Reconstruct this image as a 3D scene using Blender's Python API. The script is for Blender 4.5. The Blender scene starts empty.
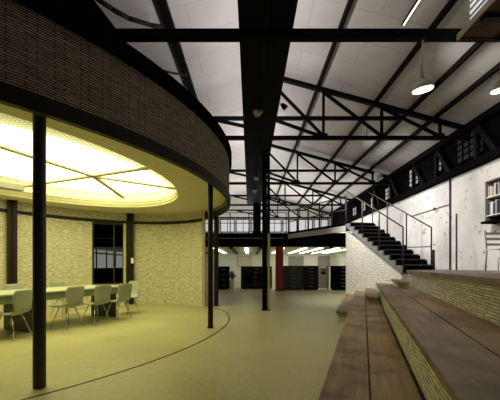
import bpy, bmesh, math, random
from mathutils import Vector, Matrix
random.seed(7)
SC = bpy.context.scene
COL = SC.collection
PI = math.pi
F, CX, CY, CH = 330.0, 250.0, 266.0, 1.3     # focal length in px, principal point, eye height

def at(x, y, Y):
    """World point on the picture ray (x, y) at depth Y (measuring aid)."""
    return Vector(((x - CX) * Y / F, Y, CH + (CY - y) * Y / F))

# ------------------------------------------------------------------ materials
def new_mat(name):
    m = bpy.data.materials.new(name); m.use_nodes = True
    nt = m.node_tree
    return m, nt, nt.nodes['Principled BSDF']

def ramp(nt, fac, stops):
    r = nt.nodes.new('ShaderNodeValToRGB')
    el = r.color_ramp.elements
    while len(el) < len(stops): el.new(0.5)
    for e, (p, c) in zip(el, stops):
        e.position = p; e.color = (c[0], c[1], c[2], 1)
    nt.links.new(fac, r.inputs[0])
    return r.outputs[0]

def noise(nt, scale, detail=4, vec=None, rough=0.55):
    n = nt.nodes.new('ShaderNodeTexNoise'); n.inputs['Scale'].default_value = scale
    n.inputs['Detail'].default_value = detail; n.inputs['Roughness'].default_value = rough
    if vec is not None: nt.links.new(vec, n.inputs['Vector'])
    return n

def coords(nt, which='Object', scale=(1, 1, 1)):
    t = nt.nodes.new('ShaderNodeTexCoord'); mp = nt.nodes.new('ShaderNodeMapping')
    mp.inputs['Scale'].default_value = scale
    nt.links.new(t.outputs[which], mp.inputs['Vector'])
    return mp.outputs['Vector']

def mixc(nt, fac, a, b, mode='MIX'):
    n = nt.nodes.new('ShaderNodeMix'); n.data_type = 'RGBA'; n.blend_type = mode
    for sock, v in ((n.inputs[0], fac), (n.inputs[6], a), (n.inputs[7], b)):
        if isinstance(v, (int, float)): sock.default_value = v
        elif isinstance(v, (tuple, list)): sock.default_value = (v[0], v[1], v[2], 1)
        else: nt.links.new(v, sock)
    return n.outputs[2]

def bump(nt, bsdf, h, strength, dist=0.01):
    b = nt.nodes.new('ShaderNodeBump'); b.inputs['Strength'].default_value = strength
    b.inputs['Distance'].default_value = dist
    nt.links.new(h, b.inputs['Height']); nt.links.new(b.outputs[0], bsdf.inputs['Normal'])

def plain(name, c, rough=0.5, metal=0.0, var=0.12, scale=9.0, spec=0.3):
    m, nt, b = new_mat(name)
    n = noise(nt, scale, 3, coords(nt))
    lo = tuple(v * (1 - var) for v in c); hi = tuple(min(1, v * (1 + var)) for v in c)
    nt.links.new(ramp(nt, n.outputs[0], [(0.3, lo), (0.7, hi)]), b.inputs['Base Color'])
    b.inputs['Roughness'].default_value = rough; b.inputs['Metallic'].default_value = metal
    b.inputs['Specular IOR Level'].default_value = spec
    return m

def glow(name, c, s):
    m, nt, b = new_mat(name)
    b.inputs['Base Color'].default_value = (0.2, 0.2, 0.2, 1)
    b.inputs['Emission Color'].default_value = (c[0], c[1], c[2], 1)
    b.inputs['Emission Strength'].default_value = s
    return m

def brick(name, c1, c2, mortar, bw=0.3, bh=0.045, msize=0.006, bump_s=0.7, wob=0.012):
    m, nt, b = new_mat(name)
    v = coords(nt, 'UV')
    t = nt.nodes.new('ShaderNodeTexBrick')
    t.inputs['Scale'].default_value = 1.0
    t.inputs['Brick Width'].default_value = bw; t.inputs['Row Height'].default_value = bh
    t.inputs['Mortar Size'].default_value = msize; t.inputs['Mortar Smooth'].default_value = 0.3
    t.inputs['Bias'].default_value = 0.0
    t.inputs['Color1'].default_value = (*c1, 1); t.inputs['Color2'].default_value = (*c2, 1)
    t.inputs['Mortar'].default_value = (*mortar, 1)
    t.offset = 0.37
    nw = noise(nt, 5.0, 3, v)
    sub = nt.nodes.new('ShaderNodeVectorMath'); sub.operation = 'MULTIPLY_ADD'
    sub.inputs[1].default_value = (0.0, wob, 0.0)
    nt.links.new(nw.outputs['Color'], sub.inputs[0]); nt.links.new(v, sub.inputs[2])
    nt.links.new(sub.outputs[0], t.inputs['Vector'])
    n = noise(nt, 3.0, 6, coords(nt, 'UV', (1.5, 9, 1)))
    f = ramp(nt, n.outputs[0], [(0.30, (0.74, 0.72, 0.69)), (0.6, (1.05, 1.05, 1.05))])
    n2 = noise(nt, 26.0, 3, coords(nt, 'UV', (0.35, 1.0, 1)))
    f2 = ramp(nt, n2.outputs[0], [(0.34, (0.66, 0.64, 0.60)), (0.52, (1.03, 1.03, 1.03))])
    c = mixc(nt, 1.0, t.outputs['Color'], f, 'MULTIPLY')
    c = mixc(nt, 1.0, c, f2, 'MULTIPLY')
    nt.links.new(c, b.inputs['Base Color'])
    b.inputs['Roughness'].default_value = 0.85
    inv = nt.nodes.new('ShaderNodeMath'); inv.operation = 'SUBTRACT'; inv.inputs[0].default_value = 1.0
    nt.links.new(t.outputs['Fac'], inv.inputs[1])
    add = nt.nodes.new('ShaderNodeMath'); add.operation = 'ADD'
    nt.links.new(inv.outputs[0], add.inputs[0]); nt.links.new(n2.outputs[0], add.inputs[1])
    bump(nt, b, add.outputs[0], bump_s, 0.012)
    return m

def wood(name, c1, c2, ang=0.0, rough=0.5):
    m, nt, b = new_mat(name)
    t = nt.nodes.new('ShaderNodeTexCoord'); mp = nt.nodes.new('ShaderNodeMapping')
    mp.inputs['Rotation'].default_value = (0, 0, ang); mp.vector_type = 'POINT'
    mp2 = nt.nodes.new('ShaderNodeMapping'); mp2.inputs['Scale'].default_value = (11, 0.7, 5)
    nt.links.new(t.outputs['Object'], mp.inputs['Vector']); nt.links.new(mp.outputs[0], mp2.inputs['Vector'])
    n = noise(nt, 1.6, 8, mp2.outputs[0], 0.65)
    c = ramp(nt, n.outputs[0], [(0.28, c1), (0.72, c2)])
    n2 = noise(nt, 2.2, 5, mp.outputs[0])
    f = ramp(nt, n2.outputs[0], [(0.36, (0.38, 0.35, 0.33)), (0.56, (1.05, 1.05, 1.05))])
    c = mixc(nt, 1.0, c, f, 'MULTIPLY')
    nt.links.new(c, b.inputs['Base Color']); b.inputs['Roughness'].default_value = rough
    bump(nt, b, n.outputs[0], 0.35, 0.004)
    return m

def floor_mat():
    m, nt, b = new_mat('floor_concrete')
    n = noise(nt, 0.9, 7, coords(nt)); n2 = noise(nt, 14.0, 4, coords(nt))
    c = ramp(nt, n.outputs[0], [(0.3, (0.39, 0.352, 0.178)), (0.7, (0.51, 0.475, 0.265))])
    f = ramp(nt, n2.outputs[0], [(0.3, (0.88, 0.87, 0.86)), (0.65, (1.03, 1.03, 1.03))])
    nt.links.new(mixc(nt, 1.0, c, f, 'MULTIPLY'), b.inputs['Base Color'])
    r = ramp(nt, n.outputs[0], [(0.3, (0.34, 0.34, 0.34)), (0.7, (0.5, 0.5, 0.5))])
    nt.links.new(r, b.inputs['Roughness'])
    b.inputs['Specular IOR Level'].default_value = 0.4
    bump(nt, b, n2.outputs[0], 0.06, 0.004)
    return m

def wall_mat():
    m, nt, b = new_mat('stained_white_plaster')
    v = coords(nt)
    n = noise(nt, 0.9, 6, v)
    c = ramp(nt, n.outputs[0], [(0.28, (0.58, 0.56, 0.53)), (0.6, (0.80, 0.785, 0.76))])
    ns = noise(nt, 1.5, 7, coords(nt, 'Object', (1, 3.2, 0.75)), 0.7)
    s = ramp(nt, ns.outputs[0], [(0.58, (0, 0, 0)), (0.72, (0.55, 0.55, 0.55))])
    c = mixc(nt, s, c, (0.36, 0.34, 0.32))
    nd = noise(nt, 5.0, 4, v, 0.7)
    d = ramp(nt, nd.outputs[0], [(0.605, (0, 0, 0)), (0.67, (1, 1, 1))])
    c = mixc(nt, d, c, (0.16, 0.14, 0.12))
    nt.links.new(c, b.inputs['Base Color']); b.inputs['Roughness'].default_value = 0.9
    bump(nt, b, nd.outputs[0], 0.2, 0.01)
    return m

def roof_mat():
    m, nt, b = new_mat('roof_boarding')
    v = coords(nt)
    n = noise(nt, 0.7, 6, v)
    c = ramp(nt, n.outputs[0], [(0.3, (0.46, 0.43, 0.41)), (0.7, (0.58, 0.55, 0.53))])
    w = nt.nodes.new('ShaderNodeTexBrick'); w.inputs['Scale'].default_value = 1.0
    w.inputs['Brick Width'].default_value = 2.7; w.inputs['Row Height'].default_value = 0.86
    w.inputs['Mortar Size'].default_value = 0.012; w.inputs['Color1'].default_value = (1, 1, 1, 1)
    w.inputs['Color2'].default_value = (0.9, 0.9, 0.9, 1); w.inputs['Mortar'].default_value = (0.8, 0.78, 0.76, 1)
    nt.links.new(v, w.inputs['Vector'])
    c = mixc(nt, 1.0, c, w.outputs['Color'], 'MULTIPLY')
    nt.links.new(c, b.inputs['Base Color']); b.inputs['Roughness'].default_value = 0.85
    return m

def perforated_mat(name):
    m, nt, b = new_mat(name)
    v = coords(nt)
    vo = nt.nodes.new('ShaderNodeTexVoronoi'); vo.inputs['Scale'].default_value = 15.0
    vo.inputs['Randomness'].default_value = 0.0
    nt.links.new(v, vo.inputs['Vector'])
    c = ramp(nt, vo.outputs['Distance'], [(0.36, (0.95, 0.95, 0.95)), (0.46, (0.5, 0.5, 0.5))])
    tr = nt.nodes.new('ShaderNodeBsdfTranslucent'); df = nt.nodes.new('ShaderNodeBsdfDiffuse')
    nt.links.new(c, tr.inputs['Color']); df.inputs['Color'].default_value = (0.6, 0.59, 0.5, 1)
    mx = nt.nodes.new('ShaderNodeMixShader'); mx.inputs[0].default_value = 0.25
    nt.links.new(tr.outputs[0], mx.inputs[1]); nt.links.new(df.outputs[0], mx.inputs[2])
    nt.links.new(mx.outputs[0], nt.nodes['Material Output'].inputs['Surface'])
    return m

YEL = (1.0, 0.955, 0.42)
M = dict(
    nosing=plain('brown_grey_steel_edge', (0.055, 0.047, 0.043), 0.5),
    steel_col=plain('satin_black_steel', (0.022, 0.019, 0.015), 0.42, spec=0.5),
    strip=glow('strip_tube', (1.0, 0.98, 0.92), 2.5),
    brick=brick('thin_pale_brick', (0.74, 0.70, 0.53), (0.64, 0.60, 0.45), (0.46, 0.43, 0.31), 0.24, 0.036, 0.004, 0.45),
    brick_out=brick('thin_brown_brick', (0.50, 0.42, 0.31), (0.34, 0.28, 0.205), (0.035, 0.027, 0.02), 0.26, 0.027, 0.007),
    brick_white=brick('whitewashed_brick', (0.84, 0.82, 0.74), (0.76, 0.74, 0.66), (0.50, 0.47, 0.40), 0.34, 0.065, 0.007, 0.5, 0.05),
    brick_step=brick('olive_step_brick', (0.86, 0.83, 0.70), (0.66, 0.63, 0.51), (0.24, 0.22, 0.16), 0.30, 0.034, 0.005, 1.0, 0.028),
    steel=plain('black_steel', (0.006, 0.0052, 0.005), 0.6, spec=0.04),
    steel_brown=plain('dark_brown_steel', (0.016, 0.011, 0.008), 0.5, spec=0.2),
    steel_grey=plain('grey_painted_steel', (0.22, 0.21, 0.21), 0.5),
    rail=plain('dark_rail_steel', (0.035, 0.03, 0.028), 0.45),
    olive=plain('olive_paint', (0.50, 0.46, 0.25), 0.75),
    soffit=plain('soffit_plaster', (0.66, 0.62, 0.42), 0.85, 0, 0.05),
    floor=floor_mat(), wall=wall_mat(), roof=roof_mat(),
    plank_a=wood('brown_plank', (0.19, 0.118, 0.054), (0.41, 0.27, 0.135), math.radians(19)),
    plank_b=wood('reddish_brown_plank', (0.16, 0.10, 0.055), (0.34, 0.225, 0.125), math.radians(19)),
    deck=wood('platform_boards', (0.12, 0.08, 0.055), (0.27, 0.19, 0.13), math.radians(19)),
    black=plain('black_paint', (0.005, 0.0046, 0.005), 0.7, spec=0.0),
    dark=plain('charcoal_paint', (0.014, 0.013, 0.012), 0.6, spec=0.2),
    darkgreen=plain('dark_green_metal', (0.035, 0.052, 0.042), 0.45),
    tablegreen=plain('grey_green_laminate', (0.20, 0.24, 0.15), 0.5),
    tabletop=plain('pale_laminate', (0.46, 0.47, 0.38), 0.4, 0, 0.04),
    panel=plain('dark_panel', (0.05, 0.065, 0.05), 0.5),
    shell=plain('grey_white_plastic', (0.36, 0.38, 0.30), 0.5, 0, 0.03),
    chrome=plain('chrome', (0.6, 0.6, 0.58), 0.25, 1.0, 0.03),
    red=plain('red_paint', (0.30, 0.035, 0.035), 0.55),
    white=plain('white_paint', (0.78, 0.77, 0.74), 0.6, 0, 0.04),
    fascia=plain('pale_grey_paint', (0.62, 0.58, 0.54), 0.6, 0, 0.06),
    plaster=plain('plain_plaster', (0.62, 0.60, 0.55), 0.9, 0, 0.08, 2),
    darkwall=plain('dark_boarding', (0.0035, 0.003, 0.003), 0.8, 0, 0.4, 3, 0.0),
    ceil_low=plain('mezzanine_soffit', (0.66, 0.68, 0.54), 0.8, 0, 0.05),
    glass_dark=plain('dark_glass', (0.03, 0.033, 0.035), 0.1, 0, 0.2, 3),
    pane=glow('lit_pane', (0.95, 0.93, 0.9), 0.22),
    louvre=glow('louvre_painted_daylight', (0.97, 0.98, 1.0), 0.75),
    pane_far=glow('daylit_pane', (0.97, 0.98, 1.0), 0.45),
    lum=glow('luminous_ceiling', YEL, 4.5),
    perf=perforated_mat('perforated_screen'),
    tube=glow('fluorescent_tube', (0.98, 1.0, 0.80), 4.2),
    lamp=glow('lamp_glass', (1.0, 0.86, 0.62), 5.0),
    enamel=plain('enamel_shade', (0.78, 0.76, 0.7), 0.35, 0, 0.05),
    rust=plain('rusty_board', (0.10, 0.065, 0.045), 0.8, 0, 0.4, 5),
    silver=plain('silver_lamp', (0.6, 0.6, 0.6), 0.3, 0.8),
    wire=plain('wall_conduit', (0.07, 0.06, 0.055), 0.7),
    cream=plain('cream_paper', (0.66, 0.60, 0.48), 0.8), tan=plain('tan_cloth', (0.42, 0.30, 0.18), 0.8),
    mauve=plain('mauve_cloth', (0.30, 0.20, 0.22), 0.8), navy=plain('black_cloth', (0.03, 0.03, 0.035), 0.7),
    grey=plain('mid_grey', (0.3, 0.29, 0.28), 0.7), leaf=plain('leaf', (0.16, 0.2, 0.1), 0.6),
    orange=plain('orange_print', (0.45, 0.16, 0.08), 0.7), woodgrey=plain('grey_wood', (0.26, 0.22, 0.18), 0.7),
)

# ------------------------------------------------------------------ mesh helpers
OFF = {}
class MB:
    def __init__(s): s.v, s.f, s.uv, s.sm = [], [], [], []
    def poly(s, pts, uv=None, smooth=False):
        b = len(s.v); s.v += [Vector(p) for p in pts]
        s.f.append(list(range(b, b + len(pts)))); s.uv.append(uv); s.sm.append(smooth)
    def box(s, a, b):
        (x0, y0, z0), (x1, y1, z1) = a, b
        x0, x1 = sorted((x0, x1)); y0, y1 = sorted((y0, y1)); z0, z1 = sorted((z0, z1))
        s.prism([(x0, y0), (x1, y0), (x1, y1), (x0, y1)], z0, z1)
    def prism(s, pts, z0, z1):
        n = len(pts)
        ar = sum(pts[i][0] * pts[(i + 1) % n][1] - pts[(i + 1) % n][0] * pts[i][1] for i in range(n))
        if ar < 0: pts = pts[::-1]
        zf0 = z0 if callable(z0) else (lambda x, y: z0); zf1 = z1 if callable(z1) else (lambda x, y: z1)
        lo = [Vector((x, y, zf0(x, y))) for x, y in pts]; hi = [Vector((x, y, zf1(x, y))) for x, y in pts]
        s.poly(hi); s.poly(lo[::-1])
        for i in range(n):
            j = (i + 1) % n; s.poly([lo[i], lo[j], hi[j], hi[i]])
    def bar(s, p, q, w, h, up=(0, 0, 1)):
        p, q = Vector(p), Vector(q); d = (q - p).normalized(); u = Vector(up)
        if abs(d.dot(u)) > 0.98: u = Vector((0, 1, 0))
        r = d.cross(u).normalized() * (w / 2); t = r.cross(d).normalized() * (h / 2)
        A = [p + r + t, p - r + t, p - r - t, p + r - t]; B = [x + (q - p) for x in A]
        s.poly(A); s.poly(B[::-1])
        for i in range(4):
            j = (i + 1) % 4; s.poly([A[j], A[i], B[i], B[j]])
    def tube(s, p, q, r0, r1=None, n=10):
        r1 = r0 if r1 is None else r1
        p, q = Vector(p), Vector(q); d = (q - p).normalized()
        u = Vector((0, 0, 1)) if abs(d.z) < 0.9 else Vector((1, 0, 0))
        a = d.cross(u).normalized(); b = d.cross(a)
        A = [p + (a * math.cos(2 * PI * i / n) + b * math.sin(2 * PI * i / n)) * r0 for i in range(n)]
        B = [q + (a * math.cos(2 * PI * i / n) + b * math.sin(2 * PI * i / n)) * r1 for i in range(n)]
        s.poly(A[::-1] if False else A); s.poly(B[::-1])
        for i in range(n):
            j = (i + 1) % n; s.poly([A[i], B[i], B[j], A[j]][::-1][::-1], None, True)
    def path(s, pts, r, n=8):
        for a, b in zip(pts[:-1], pts[1:]): s.tube(a, b, r, r, n)
    def lathe(s, c, prof, n=24, axis=None):
        c = Vector(c); R = Matrix.Identity(3) if axis is None else Vector((0, 0, 1)).rotation_difference(Vector(axis)).to_matrix()
        rows = [[c + R @ Vector((r * math.cos(2 * PI * i / n), r * math.sin(2 * PI * i / n), z)) for i in range(n)] for r, z in prof]
        for A, B in zip(rows[:-1], rows[1:]):
            for i in range(n):
                j = (i + 1) % n; s.poly([A[i], A[j], B[j], B[i]], None, True)
        s.poly(rows[0][::-1]); s.poly(rows[-1])
    def ring(s, inner, outer, z0, z1, closed=True):
        """curved band between two plan polylines (same count), UV in metres along the curve"""
        n = len(outer); acc = [0.0]
        for i in range(n if closed else n - 1):
            j = (i + 1) % n
            acc.append(acc[-1] + math.hypot(outer[j][0] - outer[i][0], outer[j][1] - outer[i][1]))
        for i in range(n if closed else n - 1):
            j = (i + 1) % n
            o0, o1, i0, i1 = outer[i], outer[j], inner[i], inner[j]; a, b = acc[i], acc[i + 1]
            P = lambda p, z: (p[0], p[1], z)
            uvs = [(a, z0), (b, z0), (b, z1), (a, z1)]
            s.poly([P(o0, z0), P(o1, z0), P(o1, z1), P(o0, z1)], uvs, True)
            s.poly([P(i1, z0), P(i0, z0), P(i0, z1), P(i1, z1)], [(b, z0), (a, z0), (a, z1), (b, z1)], True)
            s.poly([P(o0, z1), P(o1, z1), P(i1, z1), P(i0, z1)]); s.poly([P(o1, z0), P(o0, z0), P(i0, z0), P(i1, z0)])
        if not closed:
            for k, flip in ((0, 1), (n - 1, 0)):
                o, i_ = outer[k], inner[k]
                q = [(o[0], o[1], z0), (o[0], o[1], z1), (i_[0], i_[1], z1), (i_[0], i_[1], z0)]
                s.poly(q if not flip else q[::-1])
    def build(s, name, mat, parent=None, loc=None, bevel=0.0):
        if parent is not None: off = OFF[parent.name]
        else: off = Vector(loc) if loc is not None else Vector((0, 0, 0))
        me = bpy.data.meshes.new(name); me.from_pydata([v - off for v in s.v], [], s.f)
        uvl = me.uv_layers.new(name='UVMap')
        for p, uv in zip(me.polygons, s.uv):
            p.use_smooth = False
            nrm = p.normal
            for k, li in enumerate(p.loop_indices):
                if uv is not None: uvl.data[li].uv = uv[k]
                else:
                    c = me.vertices[me.loops[li].vertex_index].co
                    if abs(nrm.z) > 0.7: uvl.data[li].uv = (c.x, c.y)
                    else:
                        t = Vector((-nrm.y, nrm.x, 0))
                        t = t.normalized() if t.length > 1e-6 else Vector((1, 0, 0))
                        uvl.data[li].uv = (c.dot(t), c.z)
        for p, sm in zip(me.polygons, s.sm): p.use_smooth = sm
        bm = bmesh.new(); bm.from_mesh(me)
        bmesh.ops.remove_doubles(bm, verts=bm.verts, dist=1e-5)
        bmesh.ops.recalc_face_normals(bm, faces=bm.faces)
        for e in bm.edges:
            if len(e.link_faces) == 2 and e.calc_face_angle(0) > 0.6: e.smooth = False
        bm.to_mesh(me); bm.free()
        me.materials.append(M[mat] if isinstance(mat, str) else mat)
        o = bpy.data.objects.new(name, me); COL.objects.link(o)
        if parent is not None: o.parent = parent
        else: o.location = off
        OFF[o.name] = off
        if bevel:
            b = o.modifiers.new('bevel', 'BEVEL'); b.width = bevel; b.segments = 2; b.limit_method = 'ANGLE'
        return o

def tag(o, label, cat, group=None, kind=None):
    o['label'] = label; o['category'] = cat
    if group: o['group'] = group
    if kind: o['kind'] = kind
    return o
def thing(name, label, cat, loc=(0, 0, 0), group=None):
    o = bpy.data.objects.new(name, None); COL.objects.link(o); o.location = loc
    OFF[o.name] = Vector(loc); o.empty_display_size = 0.1
    return tag(o, label, cat, group)
def struct(o, label, cat):
    o['kind'] = 'structure'; return tag(o, label, cat)
def copy_tree(o, loc=None, rz=None, parent=None):
    c = o.copy(); COL.objects.link(c)
    if parent is not None: c.parent = parent
    if loc is not None: c.location = loc
    if rz is not None: c.rotation_euler = (0, 0, rz)
    for ch in list(o.children): copy_tree(ch, parent=c)
    return c

# ------------------------------------------------------------------ oval room geometry
EC = Vector((-4.05, 6.71)); EA, EB, EPH = 3.37, 5.04, -0.30
def ell(t, k=1.0, c=EC, a=EA, b=EB, ph=EPH, d=0.0):
    e1 = Vector((math.cos(ph), math.sin(ph))); e2 = Vector((-math.sin(ph), math.cos(ph)))
    p = c + e1 * (a * k + d) * math.cos(t) + e2 * (b * k + d) * math.sin(t)
    return (p.x, p.y)
def ell_t_for_x(px, far=True):
    """ellipse parameter where the sight line at picture column px meets the oval"""
    best = None
    dx = (px - CX) / F; prev = None; hits = []
    for i in range(0, 7201):
        t = -PI + 2 * PI * i / 7200; x, y = ell(t); v = x - dx * y
        if prev is not None and prev * v <= 0 and y > 0: hits.append((y, t))
        prev = v
    hits.sort(); return hits[-1][1] if far else hits[0][1]
N = 160
TT = [2 * PI * i / N for i in range(N)]
def oval(k=1.0, d=0.0): return [ell(t, k, d=d) for t in TT]

# ------------------------------------------------------------------ setting: floor, walls, roof
XR, XL, YB, YF = 6.5, -9.5, -3.0, 26.5
m = MB(); m.box((XL, YB, -0.2), (XR + 0.3, YF, 0)); struct(m.build('floor', 'floor'), 'smooth yellowish concrete floor running through the whole hall', 'floor')
m = MB(); m.box((XR, YB, 0), (XR + 0.3, YF, 4.15)); struct(m.build('wall_right', 'wall'), 'tall white stained plaster wall behind the stair and platform', 'wall')
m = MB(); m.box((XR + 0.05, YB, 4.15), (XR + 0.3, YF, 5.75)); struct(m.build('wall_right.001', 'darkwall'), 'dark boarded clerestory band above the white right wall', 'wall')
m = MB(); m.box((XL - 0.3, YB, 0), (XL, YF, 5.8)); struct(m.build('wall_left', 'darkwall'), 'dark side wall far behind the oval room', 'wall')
m = MB(); m.box((XL, YF, 0), (XR + 0.3, YF + 0.3, 7.4)); struct(m.build('wall_back', 'plaster'), 'pale far gable wall with daylit windows', 'wall')
RX = 0.3
def roof_z(x): return 7.2 - 0.27 * abs(x - RX) if x > -5.9 else 7.2 - 0.27 * 6.2
m = MB()
for x0, x1 in ((RX, XR + 0.3), (-5.9, RX), (XL - 0.3, -5.9)):
    m.prism([(x0, YB), (x1, YB), (x1, YF + 0.3), (x0, YF + 0.3)], lambda x, y: roof_z(x), lambda x, y: roof_z(x) + 0.12)
struct(m.build('ceiling', 'roof'), 'grey boarded pitched roof lining above the trusses', 'ceiling')
m = MB(); m.box((XR - 0.18, YB, 4.12), (XR + 0.06, YF, 4.32)); struct(m.build('trim_1', 'black'), 'black ledge beam along the top of the white wall', 'beam')
m = MB(); m.bar((XR - 0.08, YB, 5.38), (XR - 0.08, YF, 5.38), 0.16, 0.2); struct(m.build('trim_2', 'black'), 'black eaves beam where the roof meets the clerestory', 'beam')

# clerestory windows, each with frame and panes
wi = 1
for y0, y1, z0, z1, lit, nx, nz in ((12.75, 13.5, 4.5, 5.2, True, 3, 4), (11.2, 11.6, 4.55, 5.25, True, 2, 4), (15.2, 15.9, 4.45, 5.0, True, 2, 3),
                                (17.2, 17.8, 4.45, 4.95, True, 2, 2), (18.6, 19.2, 4.45, 4.95, True, 2, 2), (20.2, 20.9, 4.45, 4.95, True, 2, 2),
                                (9.2, 10.4, 4.5, 5.25, False, 4, 4), (6.9, 8.1, 4.5, 5.25, False, 4, 4)):
    w = bpy.data.objects.new('window_%d' % wi, None); COL.objects.link(w); w.location = (XR + 0.05, y0, z0); OFF[w.name] = Vector(w.location)
    w['kind'] = 'structure'
    lab = {1: 'largest pale lit clerestory window with small panes', 2: 'narrow pale lit clerestory window nearest along the band', 3: 'pale lit clerestory window above the stair handrail',
           4: 'small lit clerestory window right above the stair head', 5: 'small lit clerestory window just past the stair head', 6: 'small lit clerestory window deepest along the band',
           7: 'dark clerestory window above the two wall pipes', 8: 'dark clerestory window above the wall bookcase'}[wi]
    tag(w, lab, 'window', None, 'structure')
    m = MB(); m.box((XR + 0.02, y0 + 0.02, z0 + 0.02), (XR + 0.045, y1 - 0.02, z1 - 0.02)); m.build('window_pane', 'pane' if lit else 'glass_dark', w)
    m = MB(); b = 0.035
    for i in range(nx + 1):
        y = y0 + (y1 - y0) * i / nx; m.box((XR - 0.005, y - b / 2, z0), (XR + 0.05, y + b / 2, z1))
    for i in range(nz + 1):
        z = z0 + (z1 - z0) * i / nz; m.box((XR - 0.002, y0, z - b / 2), (XR + 0.048, y1, z + b / 2))
    m.build('window_frame', 'black', w); wi += 1

# far gable windows
for i in range(8):
    x = -3.6 + i * 1.25
    w = bpy.data.objects.new('window_%d' % wi, None); COL.objects.link(w); w.location = (x, YF, 4.1); OFF[w.name] = Vector(w.location)
    tag(w, 'white daylit window in the far gable wall, %s along the row' % ['first', 'second', 'third', 'fourth', 'fifth', 'sixth', 'seventh', 'eighth', 'ninth'][i], 'window', 'far gable windows', 'structure')
    m = MB(); m.box((x + 0.04, YF - 0.05, 4.05), (x + 1.06, YF - 0.005, 5.0)); m.build('window_pane', 'pane_far', w)
    m = MB()
    for xx in (x, x + 0.55, x + 1.1): m.box((xx - 0.025, YF - 0.09, 4.0), (xx + 0.025, YF - 0.003, 5.05))
    for zz in (4.02, 5.03): m.box((x - 0.04, YF - 0.085, zz - 0.04), (x + 1.14, YF - 0.004, zz + 0.04))
    m.build('window_frame', 'rail', w); wi += 1

# ------------------------------------------------------------------ oval meeting room
m = MB(); m.ring(oval(1, -0.05), oval(1, 0.0), 3.0, 3.82); struct(m.build('wall_oval', 'brick_out'), 'curved dark brown brick fascia of the oval room', 'wall')
m = MB(); m.ring(oval(1, -0.05), oval(1, 0.03), 2.83, 3.0); struct(m.build('trim_3', 'steel_brown'), 'dark curved steel ring beam under the oval brick fascia', 'beam')
m = MB(); m.ring(oval(1, -0.3), oval(1, 0.06), 3.82, 4.04); struct(m.build('trim_4', 'black'), 'black curved coping on top of the oval brick fascia', 'coping')
HC = Vector((-4.37, 6.27)); HA, HB, HP = 2.50, 3.85, -0.338
SZ = 3.08
def hole(k=1.0): return [ell(t, k, HC, HA, HB, HP) for t in TT]
def ring_align(outer, center):
    return outer
m = MB()
# soffit annulus: sample both curves at the same bearing from the hole centre
def at_bearing(curve_t, c, a, b, ph, th, k=1.0):
    # distance from HC along bearing th to ellipse (c,a,b,ph)*k
    e1 = Vector((math.cos(ph), math.sin(ph))); e2 = Vector((-math.sin(ph), math.cos(ph)))
    d = Vector((math.cos(th), math.sin(th))); o = HC - c
    ox, oy = o.dot(e1) / (a * k), o.dot(e2) / (b * k); dx, dy = d.dot(e1) / (a * k), d.dot(e2) / (b * k)
    A = dx * dx + dy * dy; B = ox * dx + oy * dy; C = ox * ox + oy * oy - 1
    r = (-B + math.sqrt(B * B - A * C)) / A
    p = HC + d * r; return (p.x, p.y)
out = [at_bearing(0, EC, EA - 0.06, EB - 0.06, EPH, t) for t in TT]
inn = [at_bearing(0, HC, HA, HB, HP, t) for t in TT]
m.ring(inn, out, SZ, SZ + 0.06)
struct(m.build('ceiling_oval', 'soffit'), 'plain olive soffit band around the luminous oval ceiling', 'ceiling')
m = MB(); m.prism(oval(1, -0.26), 3.66, 3.74); struct(m.build('ceiling_oval.001', 'dark'), 'flat dark roof lid closing the top of the oval room', 'roof')
CL = thing('ceiling_light', 'huge bright oval luminous ceiling inside the oval meeting room', 'ceiling light', (HC.x, HC.y, SZ))
m = MB(); ins = [at_bearing(0, HC, HA - 0.03, HB - 0.03, HP, t) for t in TT]
m.ring(ins, [at_bearing(0, HC, HA + 0.02, HB + 0.02, HP, t) for t in TT], SZ + 0.061, SZ + 0.2); m.build('rim', 'soffit', CL)
LC = HC + Vector((0.20, 0.66))
def off_oval(sc):
    return [ell(t, 1, LC, HA * sc, HB * sc, HP) for t in TT]
core = off_oval(0.82)
m = MB()
# perforated border panel: from the bright core out to the rim, matched by bearing
rimv = [at_bearing(0, HC, HA - 0.03, HB - 0.03, HP, t) for t in TT]
def core_at(t):
    e = LC - HC
    d = Vector((math.cos(t), math.sin(t)))
    e1 = Vector((math.cos(HP), math.sin(HP))); e2 = Vector((-math.sin(HP), math.cos(HP)))
    a, b = HA * 0.82, HB * 0.82; o = -e
    ox, oy = o.dot(e1) / a, o.dot(e2) / b; dx, dy = d.dot(e1) / a, d.dot(e2) / b
    A = dx * dx + dy * dy; B = ox * dx + oy * dy; C = ox * ox + oy * oy - 1
    r = (-B + math.sqrt(B * B - A * C)) / A
    q = HC + d * r; R = Vector(at_bearing(0, HC, HA - 0.05, HB - 0.05, HP, t)) - HC
    if r > R.length: q = HC + R * 0.985
    return (q.x, q.y)
corev = [core_at(t) for t in TT]
for i in range(N):
    j = (i + 1) % N; m.poly([(*rimv[i], SZ + 0.15), (*rimv[j], SZ + 0.15), (*corev[j], SZ + 0.15), (*corev[i], SZ + 0.15)])
m.build('perforated_border', 'perf', CL)
m = MB(); m.ring([at_bearing(0, HC, HA, HB, HP, t) for t in TT], [at_bearing(0, HC, HA + 0.02, HB + 0.02, HP, t) for t in TT], SZ + 0.201, SZ + 0.53); m.build('tray_side', 'white', CL)
m = MB(); m.prism([at_bearing(0, HC, HA - 0.01, HB - 0.01, HP, t) for t in TT], SZ + 0.50, SZ + 0.53); m.build('tray', 'white', CL)
m = MB(); m.prism(corev, SZ + 0.40, SZ + 0.43); m.build('diffuser', 'lum', CL)
def on_plane(x, y, z):
    Y = (z - CH) * F / (CY - y); return Vector(((x - CX) * Y / F, Y, z))
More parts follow.
